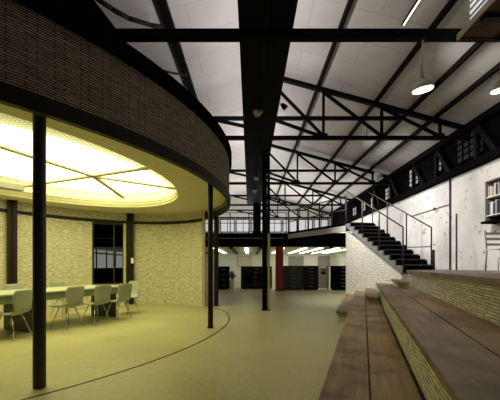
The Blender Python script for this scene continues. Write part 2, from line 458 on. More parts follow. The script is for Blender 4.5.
for (a, b) in (((-40, 134), (95, 177)), ((10, 188.5), (152, 167.5)), ((95, 177.5), (124, 198)), ((95, 177), (177, 189)), ((-60, 178), (10, 188.5))):
    m = MB(); m.bar(on_plane(*a, SZ + 0.115), on_plane(*b, SZ + 0.115), 0.1, 0.03); m.build('seam_bar', 'olive', CL)
p0, p1 = on_plane(-14, 184, SZ - 0.02), on_plane(23, 189.5, SZ - 0.02)
t = thing('linear_light', 'slim grey linear fitting under the luminous ceiling', 'light fitting', (p0 + p1) / 2 )
m = MB(); m.bar(p0, p1, 0.22, 0.08); m.build('housing', 'grey', t)
m = MB(); m.bar(p0 + Vector((0, 0, 0.07)), p1 + Vector((0, 0, 0.07)), 0.04, 0.06); m.build('bracket', 'grey', t)

# brick back wall of the oval room with its window
tR = ell_t_for_x(206.5)
tw1, tw2 = ell_t_for_x(125), ell_t_for_x(92)
tE = math.radians(222)
def arc(t0, t1, d, n=40): return [ell(t0 + (t1 - t0) * i / n, 1, d=d) for i in range(n + 1)]
def wall_arc(t0, t1, z0, z1, name, lab, mat='brick', d0=-0.2, d1=-0.052):
    m = MB(); m.ring(arc(t0, t1, d0), arc(t0, t1, d1), z0, z1, closed=False)
    return struct(m.build(name, mat), lab, 'wall')
wall_arc(tR, tw1, 0, SZ, 'wall_oval.001', 'pale curved brick back wall right of the oval room window')
wall_arc(tw2, tE, 0, SZ, 'wall_oval.002', 'pale curved brick back wall left of the oval room window')
wall_arc(tw1, tw2, 0, 0.68, 'wall_oval.003', 'low pale brick under the oval room window')
wall_arc(tw1, tw2, 2.74, SZ, 'wall_oval.004', 'pale brick strip above the oval room window')
m = MB(); m.ring(arc(tR, tE, -0.25, 90), arc(tR, tE, -0.201, 90), 2.74, 2.83, closed=False); struct(m.build('trim_5', 'steel_brown'), 'thin dark steel band high on the curved brick back wall', 'trim')
wr = bpy.data.objects.new('window_%d' % wi, None); COL.objects.link(wr)
pa, pb = Vector((*ell(tw1, 1, d=-0.11), 0.68)), Vector((*ell(tw2, 1, d=-0.11), 0.68)); wr.location = (pa + pb) / 2; OFF[wr.name] = Vector(wr.location)
tag(wr, 'dark internal window in the curved brick wall of the oval room', 'window', None, 'structure')
m = MB(); up = Vector((0, 0, 2.06)); dv = (pb - pa).normalized()
for k in (0.02, 0.33, 0.98):
    p = pa.lerp(pb, k); m.bar(p, p + up, 0.03 if 0.1 < k < 0.9 else 0.06, 0.06, up=(0, 1, 0))
for z in (0.03, 2.03): m.bar(pa + Vector((0, 0, z)), pb + Vector((0, 0, z)), 0.06, 0.05)
m.build('window_frame', 'rail', wr)
gm, gnt, gb = new_mat('clear_glass')
gb.inputs['Base Color'].default_value = (0.75, 0.8, 0.75, 1); gb.inputs['Roughness'].default_value = 0.03
gb.inputs['Transmission Weight'].default_value = 1.0; gb.inputs['IOR'].default_value = 1.01
M['glass'] = gm
m = MB(); m.bar(pa + Vector((0, 0, 1.03)), pb + Vector((0, 0, 1.03)), 0.012, 1.98); m.build('window_pane', 'glass', wr)
# olive jamb, dark double post and light switch right of the window
tj = ell_t_for_x(126.3)
p = Vector((*ell(tj, 1, d=-0.24), 0)); m = MB(); m.bar(p, p + Vector((0, 0, 2.74)), 0.08, 0.06, up=(0, 1, 0)); struct(m.build('trim_6', 'olive', None, p), 'pale olive jamb right of the oval room window', 'trim')
def post(px, w, d, z1, lab, name='wall_post'):
    t = ell_t_for_x(px); p = Vector((*ell(t, 1, d=-0.29), 0)); g = thing(name, lab, 'post', p)
    dr = Vector((p.x, p.y, 0)).normalized(); sd = Vector((dr.y, -dr.x, 0))
    for s in (-1, 1):
        m = MB(); q = p + sd * s * w * 0.3; m.bar(q, q + Vector((0, 0, z1)), d, w * 0.4, up=sd); m.build('flange', 'steel_brown', g)
    m = MB(); m.bar(p, p + Vector((0, 0, z1)), d * 0.4, w * 0.25, up=sd); m.build('web', 'dark', g)
    return g, p, dr, sd
g, p, dr, sd = post(132, 0.23, 0.12, SZ, 'dark double steel post on the curved wall beside the window')
m = MB(); c = p - dr * 0.075 + sd * 0.07 + Vector((0, 0, 1.48)); m.box(c - Vector((0.045, 0.01, 0.09)), c + Vector((0.045, 0.01, 0.09)))
tag(m.build('light_switch', 'white', None, c), 'small white switch plate on the dark double post', 'switch')
post(8, 0.23, 0.14, SZ, 'dark broad steel post on the curved wall behind the table end')

# floor groove following the oval
m = MB(); m.ring(oval(1, -0.018), oval(1, 0.012), 0.0, 0.003)
struct(m.build('trim_7', 'steel_brown'), 'thin dark strip set in the floor tracing the oval room', 'trim')

# round steel columns under the ring
def column(x, y, r, z1, lab, mat='steel', name='steel_column', base=True):
    g = thing(name, lab, 'column', (x, y, 0))
    m = MB(); m.tube((x, y, 0), (x, y, z1), r, r, 24); m.build('shaft', mat, g)
    if base:
        m = MB(); m.tube((x, y, 0), (x, y, 0.012), r * 1.35, r * 1.35, 24); m.build('base_plate', mat, g)
    m = MB(); m.tube((x, y, z1 - 0.02), (x, y, z1), r * 1.3, r * 1.3, 24); m.build('cap_plate', mat, g)
    return g
column(-2.265, 3.55, 0.063, SZ, 'nearest black round column, by the front edge of the oval room', 'steel_col', base=False)
column(-0.83, 6.93, 0.055, SZ, 'slim dark round column at the right end of the floor strip', 'steel_brown')
column(-1.10, 10.75, 0.075, SZ, 'dark round column just behind the slim one, by the brick wall end', 'steel_brown')
p = Vector((*ell(tR, 1, d=-0.11), 0)); m = MB(); m.bar(p, p + Vector((0, 0, SZ)), 0.07, 0.22, up=(0, 1, 0)); struct(m.build('trim_8', 'olive', None, p), 'pale olive end cap of the curved brick back wall', 'trim')

# ------------------------------------------------------------------ meeting table and chairs
TA = Vector((0.40, 0.917, 0)).normalized(); TP = Vector((TA.y, -TA.x, 0))
TC = Vector((-3.19, 8.41, 0))                     # far right corner
def tl(a, b, z): return TC - TA * a - TP * b + Vector((0, 0, z))     # a back along the table, b across to the left
LT, WT = 4.6, 1.15
g = thing('meeting_table', 'long pale meeting table with grey green sides in the oval room', 'table', tl(LT / 2, WT / 2, 0))
def tbox(m, a0, a1, b0, b1, z0, z1): m.prism([tuple(tl(a, b, 0)[:2]) for a, b in ((a0, b0), (a1, b0), (a1, b1), (a0, b1))], z0, z1)
m = MB(); tbox(m, 0, LT, 0, WT, 0.765, 0.795); m.build('tabletop', 'tabletop', g, bevel=0.004)
m = MB()
tbox(m, 0.03, LT - 0.03, 0.03, 0.06, 0.62, 0.764); tbox(m, 0.03, LT - 0.03, WT - 0.06, WT - 0.03, 0.62, 0.764)
tbox(m, 0.03, 0.06, 0.06, WT - 0.06, 0.62, 0.764); tbox(m, LT - 0.06, LT - 0.03, 0.06, WT - 0.06, 0.62, 0.764)
m.build('apron', 'tablegreen', g)
for a in (0.065, 2.2, 4.45):
    m = MB(); tbox(m, a + 0.0, a + 0.05, 0.22, WT - 0.1, 0.0, 0.764 if a > 0.1 else 0.619); m.build('leg_panel', 'panel', g)

def make_chair(name, label, mat='shell', legmat='chrome'):
    """moulded shell chair, front towards -Y in its own frame"""
    g = thing(name, label, 'chair', (0, 0, 0), None)
    prof = [(-0.235, 0.435, .19), (-0.215, 0.452, .205), (-0.12, 0.455, .225), (0.0, 0.445, .228), (0.10, 0.442, .222), (0.165, 0.458, .20), (0.205, 0.50, .20),
            (0.225, 0.56, .205), (0.238, 0.63, .215), (0.25, 0.71, .228), (0.262, 0.79, .235), (0.272, 0.85, .225), (0.276, 0.88, .185)]
    m = MB(); nx = 10
    rows = []
    for k, (y, z, w) in enumerate(prof):
        r = []
        for i in range(nx + 1):
            u = -1 + 2 * i / nx; yy, zz = y, z
            if z > 0.5: yy -= 0.045 * u * u * min(1, (z - 0.5) / 0.15)
            else: zz += 0.012 * u * u
            r.append(Vector((w * u, yy, zz)))
        rows.append(r)
    for A, B in zip(rows[:-1], rows[1:]):
        for i in range(nx): m.poly([A[i], A[i + 1], B[i + 1], B[i]], None, True)
    o = m.build('seat_shell', mat, g)
    sd_ = o.modifiers.new('thick', 'SOLIDIFY'); sd_.thickness = 0.014; sd_.offset = 0
    for sx in (-1, 1):
        for (yt, yb) in ((-0.10, -0.215), (0.09, 0.215)):
            m = MB(); m.tube((sx * 0.11, yt, 0.436), (sx * 0.225, yb, 0.006), 0.010, 0.009, 8); m.tube((sx * 0.225, yb, 0.012), (sx * 0.2255, yb * 1.003, 0), 0.014, 0.014, 8)
            m.build('leg', legmat, g)
    m = MB(); m.bar((-0.12, -0.10, 0.433), (0.12, -0.10, 0.433), 0.03, 0.012); m.bar((-0.12, 0.09, 0.433), (0.12, 0.09, 0.433), 0.03, 0.012); m.bar((0, -0.12, 0.431), (0, 0.11, 0.431), 0.05, 0.01)
    m.build('seat_frame', legmat, g)
    return g
def face(dx, dy): return math.atan2(dx, -dy)       # rz so that local -Y points to (dx, dy)
chair = make_chair('shell_chair', '')
TF = (-TP.x, -TP.y)
spots = [
    ((-4.27, 5.92), (-0.93, 0.05), 'grey shell chair partly behind the nearest black column'),
    ((-3.84, 6.94), (-0.93, 0.30), 'grey shell chair second along the near side of the table, right of the black column'),
    ((-3.48, 7.46), (-0.90, 0.42), 'grey shell chair between the second chair and the table corner chair'),
    ((-3.22, 8.06), (-0.86, 0.34), 'grey shell chair at the far right corner of the table'),
    ((-3.33, 9.0), (-0.5, -0.86), 'pale shell chair at the head of the table beside the dark post'),
    ((-5.30, 7.62), (0.93, -0.36), 'pale shell chair across the table, facing us in front of the broad post'),
    ((-4.86, 8.62), (0.93, -0.36), 'pale shell chair across the table, facing us beyond the black column'),
]
for i, ((x, y), d, lab) in enumerate(spots):
    o = chair if i == 0 else copy_tree(chair)
    o.location = (x, y, 0); o.rotation_euler = (0, 0, face(*d)); o['label'] = lab; o['group'] = 'shell chairs around the meeting table'

# ------------------------------------------------------------------ timber seating steps and platform
TH = math.radians(19.0)
U = Vector((math.sin(TH), math.cos(TH))); V = Vector((math.cos(TH), -math.sin(TH)))
PB, PT = Vector((4.60, 10.0)), Vector((3.92, 13.5)); SD = (PT - PB).normalized(); SW = Vector((SD.y, -SD.x))
def av(a, t): p = V * a + U * t; return (p.x, p.y)
def t_wall(a):
    """t where the line at lateral offset a meets the stair's brick side wall"""
    o = V * a; n = SW; return (PB - o).dot(n) / U.dot(n) - 0.004
T0 = -1.6
def plank_poly(a0, a1, t0=T0, t1=None):
    return [av(a0, t0), av(a1, t0), av(a1, t_wall(a1) if t1 is None else t1), av(a0, t_wall(a0) if t1 is None else t1)]
def step(name, lab, a_split, z, riser_a, riser_z0, mats):
    g = thing(name, lab, 'seating step', (*av((a_split[0] + a_split[-1]) / 2, 4), riser_z0))
    for i in range(len(a_split) - 1):
        m = MB(); m.prism(plank_poly(a_split[i] + (0.007 if i else 0), a_split[i + 1] - (0.007 if i < len(a_split) - 2 else 0)), z - 0.055, z)
        m.build('plank', mats[i], g, bevel=0.006)
    m = MB(); m.prism(plank_poly(a_split[0] + 0.03, a_split[-1]), riser_z0, z - 0.056); m.build('brick_riser', 'brick_step', g)
    return g
step('seating_step', 'lowest wide wooden step with two long planks on the floor', (-0.30, 0.045, 0.385), 0.37, -0.27, 0.0, ('plank_a', 'plank_a'))
step('seating_step', 'upper wooden step of long dark planks over a brick riser', (0.39, 0.81, 1.225), 0.73, 0.42, 0.0, ('plank_b', 'plank_b'))
# platform: board edge + body
pe = t_wall(1.2)
ppoly = [av(1.20, T0), (XR - 0.005, av(1.20, T0)[1] - 0.6), (XR - 0.005, 13.5), (PT.x + 0.25, 13.5), (PB.x + 0.25, PB.y + 0.05), av(1.2, pe)]
m = MB(); m.prism(ppoly, 1.10, 1.18); struct(m.build('floor_platform', 'deck'), 'brown boarded platform floor along the white wall', 'platform')
bpoly = [av(1.235, T0), (XR - 0.006, av(1.235, T0)[1] - 0.6), (XR - 0.006, 13.48), (PT.x + 0.26, 13.48), (PB.x + 0.26, PB.y + 0.06), av(1.235, pe - .02)]
m = MB(); m.prism(bpoly, 0.0, 1.099); struct(m.build('wall_platform', 'brick_step'), 'olive brick front of the platform above the upper step', 'wall')
# half-height block steps at the far end
def block(a0, a1, t0, zb, h, lab):
    g = thing('block_step', lab, 'step', (*av((a0 + a1) / 2, t0 + 0.8), zb))
    m = MB(); m.prism(plank_poly(a0, a1, t0), zb + h - 0.06, zb + h); m.build('plank', 'plank_a', g, bevel=0.005)
    m = MB(); m.prism(plank_poly(a0 + 0.03, a1 - 0.005, t0 + 0.09), zb, zb + h - 0.061); m.build('riser', 'brick_step', g)
block(-0.66, -0.31, 8.55, 0, 0.17, 'low wooden block step on the floor beside the lowest seating step')
block(0.05, 0.37, 9.0, 0.37, 0.15, 'wooden block step on the lowest seating step by the brick wall')
block(0.82, 1.09, 9.2, 0.73, 0.17, 'wooden block step on the upper seating step below the stair foot')

# ------------------------------------------------------------------ staircase
NS, Z0S, Z1S = 11, 1.18, 3.05
RH = (Z1S - Z0S) / NS; LEN = (PT - PB).length; RUN = LEN / (NS - 0.0)
WS = 1.08
def sp(r, w, z): p = PB + SD * r + SW * w; return Vector((p.x, p.y, z))
ST = thing('staircase', 'black steel staircase climbing from the platform to the bridge', 'staircase', sp(0, WS / 2, Z0S))
for i in range(NS):
    m = MB(); z = Z0S + RH * (i + 1)
    m.prism([tuple(sp(r, w, 0)[:2]) for r, w in ((RUN * i - 0.025, 0.03), (RUN * i - 0.025, WS), (RUN * (i + 1), WS), (RUN * (i + 1), 0.03))], z - 0.035, z)
    m.prism([tuple(sp(r, w, 0)[:2]) for r, w in ((RUN * i, 0.03), (RUN * i, WS), (RUN * i + 0.012, WS), (RUN * i + 0.012, 0.03))], z - RH, z - 0.036)
    tr = m.build('tread', 'black', ST)
    m = MB(); m.bar(sp(RUN * i - 0.028, 0.04, z - 0.016), sp(RUN * i - 0.028, WS - 0.01, z - 0.016), 0.006, 0.034); m.build('nosing', 'nosing', tr)  # front edge bar in a paler brown-grey than the tread
# stringers with a stepped top
def stringer(w0, w1, mat):
    m = MB()
    lowp = [(-0.02, Z0S), (LEN, Z1S - 0.33)]
    top = []
    for i in range(NS):
        top += [(RUN * i - 0.02, Z0S + RH * i + 0.0), (RUN * i - 0.02, Z0S + RH * (i + 1) - 0.04)]
    top.append((LEN, Z1S - 0.04))
    # build as strips between successive stations
    slope = (Z1S - Z0S) / LEN
    for i in range(NS):
        r0, r1 = RUN * i - 0.02, RUN * (i + 1) - 0.02
        zt = Z0S + RH * (i + 1) - 0.04
        zb0, zb1 = max(Z0S - 0.3, Z0S + slope * r0 - 0.13), Z0S + slope * r1 - 0.13
        q = [sp(r0, w0, zb0), sp(r1, w0, zb1), sp(r1, w0, zt), sp(r0, w0, zt)]
        d = Vector((SW.x, SW.y, 0)) * (w1 - w0); q2 = [x + d for x in q]
        m.poly(q); m.poly(q2[::-1])
        for k in range(4): m.poly([q[(k + 1) % 4], q[k], q2[k], q2[(k + 1) % 4]])
    m.build('stringer', mat, ST)
stringer(-0.03, 0.03, 'steel_grey'); stringer(WS, WS + 0.05, 'black')
def slope_z(r): return Z0S + RH * 0.6 + (Z1S - Z0S) * r / LEN
RHT = 1.2
for w, rs, lab in ((0.04, (0.0, 1.25, 2.35), 'near'), (WS - 0.04, (0.02, 1.2, 2.3, 3.3), 'far')):
    m = MB(); r0, r1 = rs[0], (LEN if w > 0.5 else LEN)
    m.tube(sp(r0, w, slope_z(r0) + RHT), sp(r1, w, slope_z(r1) + RHT), 0.022, 0.022, 8)
    rl = m.build('handrail', 'rail', ST)
    for r in rs:
        m = MB(); m.tube(sp(r, w, slope_z(r) - RH * .5), sp(r, w, slope_z(r) + RHT), 0.024, 0.024, 8); m.build('baluster', 'rail', rl)
m = MB(); m.tube(sp(0.02, WS + 0.02, Z0S), sp(0.02, WS + 0.02, Z0S + 0.62), 0.055, 0.055, 10); m.build('newel_post', 'rail', ST)
m = MB(); m.tube(sp(0.0, WS - 0.04, Z0S + 0.72), sp(1.2, WS - 0.04, Z0S + 0.76), 0.016, 0.016, 8); m.build('mid_rail', 'rail', ST)
# whitewashed brick wall under the stringer
m = MB(); th = 0.2
q = [sp(0, 0.0, 0), sp(LEN, 0, 0), sp(LEN, 0, Z1S - 0.36), sp(0, 0.0, Z0S - 0.16)]
d = Vector((SW.x, SW.y, 0)) * th; q2 = [x + d for x in q]
m.poly(q[::-1]); m.poly(q2)
for k in range(4): m.poly([q[k], q[(k + 1) % 4], q2[(k + 1) % 4], q2[k]])
struct(m.build('wall_stair', 'brick_white'), 'whitewashed brick wall filling the side of the stair', 'wall')
# ------------------------------------------------------------------ bridge and mezzanine
MY = 17.2
BL0, BL1 = sp(LEN, -0.02, 0), Vector(((288 - CX) * MY / F, MY, 0)); BW = 1.1
BG = thing('bridge', 'footbridge deck with pale fascia leading from the stair head to the mezzanine', 'footbridge', (BL0.x, BL0.y, 2.7))
bd = (BL1 - BL0).normalized(); bs = Vector((bd.y, -bd.x, 0))
def bpl(x0, x1): return [tuple((BL0 + bs * x0)[:2]), tuple((BL0 + bs * x1)[:2]), tuple((BL1 + bs * x1)[:2]), tuple((BL1 + bs * x0)[:2])]
m = MB(); m.prism(bpl(0, BW), 2.95, 3.06); m.build('deck', 'black', BG)
m = MB(); m.prism(bpl(0.0, 0.04), 2.72, 2.949); m.build('fascia', 'fascia', BG)
m = MB(); m.prism(bpl(0.05, BW), 2.86, 2.949); m.build('soffit_board', 'dark', BG)
RL = None
for zz in (3.6, 4.15):
    m = MB(); m.tube((BL0.x + bs.x * .03, BL0.y, zz), (BL1.x + bs.x * .03, BL1.y, zz), 0.028, 0.028, 8); m.build('rail', 'rail', BG)
for k in (0.0, 0.2, 0.4, 0.6, 0.8, 1.0):
    p = BL0.lerp(BL1, k) + bs * 0.03; m = MB(); m.tube((p.x, p.y, 3.06), (p.x, p.y, 4.15), 0.04, 0.04, 8); m.build('baluster', 'rail', BG)
m = MB(); m.box((XL, MY, 2.31), (XR, MY + 0.25, 3.02)); struct(m.build('trim_9', 'black'), 'deep black edge beam of the mezzanine', 'beam')
m = MB(); m.box((XL, MY - 0.05, 2.72), (XL + 11.3, MY - 0.002, 2.76)); struct(m.build('trim_10', 'grey'), 'thin grey flange line on the mezzanine edge beam', 'trim')
m = MB(); m.box((XL, MY + 0.25, 2.31), (XR, YF, 3.0)); struct(m.build('ceiling_mezzanine', 'ceil_low'), 'pale soffit above the library under the mezzanine', 'ceiling')
MR = thing('mezzanine_railing', 'dark railing along the front edge of the mezzanine', 'railing', (-3.5, MY + 0.12, 3.02))
for zz in (3.55, 4.1):
    m = MB(); m.tube((XL + .1, MY + 0.12, zz), (1.95, MY + 0.12, zz), 0.02, 0.02, 8); m.build('rail', 'rail', MR)
for i in range(12):
    x = 1.9 - i * 0.98; m = MB(); m.tube((x, MY + 0.12, 3.02), (x, MY + 0.12, 4.1), 0.024, 0.024, 8); m.build('baluster', 'rail', MR)
# joists under the mezzanine
for i, x in enumerate((-3.2, -1.0, 0.55, 4.3)):
    m = MB(); m.box((x - 0.09, MY + 0.26, 2.22), (x + 0.09, 25.7, 2.309)); struct(m.build('trim_%d' % (11 + i), 'dark'), 'dark joist under the mezzanine, %s from the left' % ['first', 'second', 'third', 'fourth'][i], 'beam')
# back wall of library
m = MB(); m.box((XL, 25.7, 0), (XR, 25.95, 2.309)); struct(m.build('wall_back.001', 'white'), 'white back wall of the library under the mezzanine', 'wall')
# fluorescent lights under the mezzanine
for i, (x, y0, y1) in enumerate(((-1.9, 17.7, 25.2), (-0.2, 17.7, 25.2), (1.75, 17.7, 25.2), (3.0, 17.7, 25.2), (3.85, 17.7, 25.2), (4.75, 17.7, 25.2), (5.6, 17.7, 25.2))):
    t = thing('fluorescent_light', ['long lit strip under the mezzanine by the oval room edge', 'long lit strip under the mezzanine behind the central post', 'long lit strip right of the red column',
              'long lit strip above the tall green cabinet', 'long lit strip above the pale panel', 'long lit strip above the cabinet beside the brick wall', 'long lit strip mostly behind the brick wall'][i], 'light', (x, (y0 + y1) / 2, 2.2), 'fluorescent lights under the mezzanine')
    m = MB(); m.box((x - 0.11, y0, 2.28), (x + 0.11, y1, 2.309)); m.build('batten', 'white', t)
    m = MB(); m.box((x - 0.1, y0 + 0.05, 2.24), (x + 0.1, y1 - 0.05, 2.279)); m.build('diffuser', 'tube', t)
# red column
g = thing('red_column', 'red square column under the mezzanine edge', 'column', (1.54, MY + 0.15, 0))
m = MB(); m.box((1.35, MY - 0.04, 0), (1.73, MY + 0.34, 2.31)); m.build('shaft', 'red', g)
m = MB(); m.box((1.31, MY - 0.08, 0), (1.77, MY + 0.38, 0.05)); m.build('base_plate', 'dark', g)

# cabinets under the mezzanine
def cabinet(x0, x1, y, h, lab, rows=6, mat='darkgreen', dep=0.5, name='drawer_cabinet'):
    g = thing(name, lab, 'cabinet', ((x0 + x1) / 2, y + dep / 2, 0))
    m = MB(); m.box((x0, y + 0.02, 0.06), (x1, y + dep, h)); m.build('carcass', mat, g)
    m = MB(); m.box((x0 + .03, y + 0.06, 0), (x1 - .03, y + dep - 0.03, 0.06)); m.build('plinth', 'black', g)
    m = MB(); m.box((x0 - 0.01, y - 0.01, h), (x1 + 0.01, y + dep, h + 0.03)); m.build('worktop', 'dark', g)
    hh = (h - 0.1) / rows
    for r in range(rows):
        z = 0.08 + r * hh; m = MB(); m.box((x0 + 0.02, y, z + 0.01), (x1 - 0.02, y + 0.019, z + hh - 0.012)); d = m.build('drawer', mat, g)
        m = MB(); m.box(((x0 + x1) / 2 - 0.12, y - 0.02, z + hh * .55), ((x0 + x1) / 2 + 0.12, y - 0.001, z + hh * .55 + 0.018)); m.build('handle', 'grey', d)
cabinet(1.80, 2.9, 17.9, 1.28, 'wide dark green drawer cabinet just right of the red column')
cabinet(2.93, 3.72, 17.9, 1.28, 'dark green drawer cabinet between the wide one and the pale panel', 6, 'dark')
cabinet(4.46, 5.6, 17.8, 1.28, 'black drawer cabinet beside the whitewashed brick wall', 6, 'black')
cabinet(-1.75, -1.15, 18.2, 1.25, 'black cabinet beside the dark oval room column', 4, 'black')
cabinet(-0.52, 1.25, 18.8, 1.25, 'long black cabinet behind the two black chairs', 5, 'dark')
# pale panel with a picture
g = thing('display_panel', 'pale free-standing panel with a small red picture between two cabinets', 'panel', (4.1, 18.6, 0))
m = MB(); m.box((3.78, 18.58, 0), (3.86, 18.66, 1.32)); m.build('post', 'grey', g)
m = MB(); m.box((4.36, 18.58, 0), (4.44, 18.66, 1.32)); m.build('post', 'grey', g)
m = MB(); m.box((3.865, 18.6, 0.05), (4.355, 18.64, 1.3)); m.build('board', 'cream', g)
m = MB(); m.box((3.98, 18.585, 0.82), (4.28, 18.599, 1.16)); pic = m.build('picture', 'orange', g)
m = MB(); m.box((4.02, 18.575, 0.85), (4.24, 18.584, 0.97)); m.build('picture_band', 'black', pic)
# whiteboards on the library back wall
for x0, x1, mm, lab in ((3.0, 4.15, 'grey', 'grey wall panel on the library back wall right of the red column'), (-1.0, 0.1, 'cream', 'cream wall panel on the library back wall behind the long cabinet'), (5.3, 6.2, 'grey', 'grey wall panel on the library back wall near the brick wall')):
    t = thing('wall_panel', lab, 'panel', ((x0 + x1) / 2, 25.68, 1.3))
    m = MB(); m.box((x0, 25.66, 1.25), (x1, 25.699, 2.05)); m.build('board', mm, t)
    m = MB()
    for a, b in (((x0, 1.25), (x1, 1.29)), ((x0, 2.01), (x1, 2.05)), ((x0, 1.29), (x0 + .04, 2.01)), ((x1 - .04, 1.29), (x1, 2.01))): m.box((a[0], 25.64, a[1]), (b[0], 25.659, b[1]))
    m.build('frame', 'woodgrey', t)
# two black chairs and a potted plant in the library
bc = make_chair('black_chair', 'black chair in front of the long cabinet, nearer the oval room', 'black', 'black')
bc.location = (-0.05, 18.1, 0); bc.rotation_euler = (0, 0, face(0.2, 1)); bc['group'] = 'black library chairs'
c2 = copy_tree(bc, (0.52, 18.2, 0), face(-0.35, 0.9)); c2['label'] = 'black chair in front of the long cabinet, nearer the central post'
g = thing('potted_plant', 'small plant in a pale pot beside the long black cabinet', 'plant', (-0.98, 18.0, 0))
m = MB(); m.lathe((-0.98, 18.0, 0), [(0.10, 0), (0.14, 0.5), (0.15, 0.52), (0.12, 0.5)], 16); m.build('pot', 'cream', g)
m = MB()
for i in range(26):
    a = random.uniform(0, 2 * PI); r = random.uniform(0.12, 0.33); h = random.uniform(0.7, 1.15)
    b0 = Vector((-0.98, 18.0, 0.5)); tip = b0 + Vector((r * math.cos(a), r * math.sin(a), h - 0.5)); mid = b0.lerp(tip, 0.6) + Vector((0, 0, 0.05)); s_ = Vector((-math.sin(a), math.cos(a), 0.3)) * 0.035
    m.poly([b0, mid + s_, tip, mid - s_])
m.build('foliage', 'leaf', g)

# ------------------------------------------------------------------ steel trusses, purlins, beams
def chord_z(x): return roof_z(x) - 0.14
BZ = 5.08
XE0, XE1 = -5.9, XR - 0.02
nodes = [0.45 + k * 1.72 for k in range(0, 4)]
names = ['nearest', 'second', 'third', 'farthest']
for k, Y in enumerate((9.75, 15.1, 20.45, 25.8)):
    t = thing('roof_truss', '%s black steel roof truss spanning the hall%s' % (names[k], [' above the central post', ' short of the mezzanine edge', ' above the mezzanine', ' before the pale gable wall'][k]), 'roof truss', (0.3, Y, BZ), 'steel roof trusses')
    m = MB(); m.bar((XE0, Y, BZ), (XE1, Y, BZ), 0.12, 0.10); m.build('bottom_chord', 'steel', t)
    for x0, x1 in ((RX, XE1),):
        m = MB(); m.bar((x0, Y, chord_z(x0 + (0.001 if x0 < -5 else 0)) - 0.06), (x1, Y, chord_z(x1) - 0.06), 0.12, 0.12); m.build('top_chord', 'steel', t)
    m = MB(); cz = 5.66; m.bar((-3.8, Y, cz), (4.45, Y, cz), 0.09, 0.10); m.build('collar_tie', 'steel', t)
    for x in nodes:
        zt = chord_z(x) - 0.1
        if zt - BZ > 0.3:
            m = MB(); m.bar((x, Y, BZ), (x, Y, zt), 0.07, 0.075, up=(0, 1, 0)); m.build('strut', 'steel', t)
            m = MB(); m.box((x - 0.11, Y - 0.065, BZ - 0.05), (x + 0.11, Y + 0.065, BZ + 0.12)); m.build('gusset', 'steel', t)
    for a, b in zip(nodes[:-1], nodes[1:]):
        x0, x1 = (a, b) if b > 0.5 else (b, a)
        m = MB(); m.bar((x0, Y, chord_z(x0) - 0.12), (x1, Y, BZ + 0.05), 0.06, 0.085); m.build('diagonal', 'steel', t)
    m = MB(); m.bar((0.6, Y, cz), (2.1, Y, BZ + 0.05), 0.055, 0.09); m.build('diagonal', 'steel', t)
    m = MB(); m.bar((-1.0, Y, cz - .05), (0.4, Y, cz - 0.36), 0.055, 0.09); m.build('diagonal', 'steel', t)
for i, x in enumerate((-3.6, -1.75, 2.03, 3.74, 4.75, 5.5)):
    m = MB(); z = roof_z(x) - 0.085; m.bar((x, YB + .2, z), (x, YF - 0.01, z), 0.075 if i != 1 else 0.17, 0.12)
    tag(m.build('purlin', 'steel', None, (x, 15, z)), 'long black purlin under the roof lining, %s' % ['farthest out over the oval room', 'thick one left of the girder', 'first right of the girder', 'second right of the girder', 'third right of the girder', 'nearest the right wall'][i], 'purlin', 'roof purlins')
# central girder (two beams with a seam)
g = thing('girder', 'broad black girder running down the middle of the roof', 'girder', (0.22, 8, 4.5))
m = MB(); m.box((-0.15, YB + .2, 4.5), (0.20, 17.1, 5.0)); m.build('beam', 'steel', g)
m = MB(); m.box((0.24, YB + .2, 4.5), (0.58, 17.1, 5.0)); m.build('beam', 'steel', g)
m = MB(); m.box((0.201, YB + .2, 4.56), (0.239, 17.1, 4.95)); m.build('web_plate', 'steel_brown', g)
# posts below the girder
g = thing('steel_post', 'tall black post standing on the floor under the girder', 'post', (0.45, 9.75, 0))
m = MB(); m.box((0.36, 9.68, 0.012), (0.40, 9.84, 4.5)); m.build('flange', 'steel', g)
m = MB(); m.box((0.46, 9.68, 0.012), (0.50, 9.84, 4.5)); m.build('flange', 'steel', g)
m = MB(); m.box((0.401, 9.745, 0.012), (0.459, 9.775, 4.5)); m.build('web', 'steel', g)
m = MB(); m.tube((0.55, 9.74, 0.012), (0.55, 9.74, 2.25), 0.042, 0.042, 12); m.build('pipe', 'olive', g)
m = MB(); m.tube((0.55, 9.74, 2.251), (0.55, 9.74, 4.5), 0.042, 0.042, 12); m.build('upper_pipe', 'steel', g)
m = MB(); m.box((0.33, 9.64, 0), (0.61, 9.88, 0.011)); m.build('base_plate', 'steel', g)
g = thing('steel_post', 'dark post on the mezzanine edge at the far end of the girder', 'post', (0.35, 17.3, 3.02))
m = MB(); m.box((0.16, 17.101, 3.02), (0.56, 17.24, 5.0)); m.build('shaft', 'steel', g)
m = MB(); m.box((0.1, 17.0, 3.021), (0.62, 17.099, 3.1)); m.build('bracket', 'steel', g)
# near cross beam with bracket at the oval room
g = thing('cross_beam', 'thick black beam crossing the hall near the lamps', 'beam', (2, 4.4, 4.3))
m = MB(); m.box((-3.2, 4.36, 4.31), (XR, 4.44, 4.44)); m.build('beam', 'steel', g)
m = MB(); m.box((-2.52, 4.37, 4.441), (-2.13, 4.43, 6.4)); m.build('upright', 'steel', g)
m = MB(); m.prism([(0, 0)] * 0 or [(-2.12, 4.36), (-1.78, 4.36), (-1.78, 4.44), (-2.12, 4.44)], 4.441, lambda x, y: 4.45 + max(0.0, (-1.78 - x)) * 1.3); m.build('gusset', 'steel', g)
m = MB(); m.box((-2.45, 4.34, 4.04), (-2.2, 4.46, 4.309)); m.build('foot', 'steel', g)
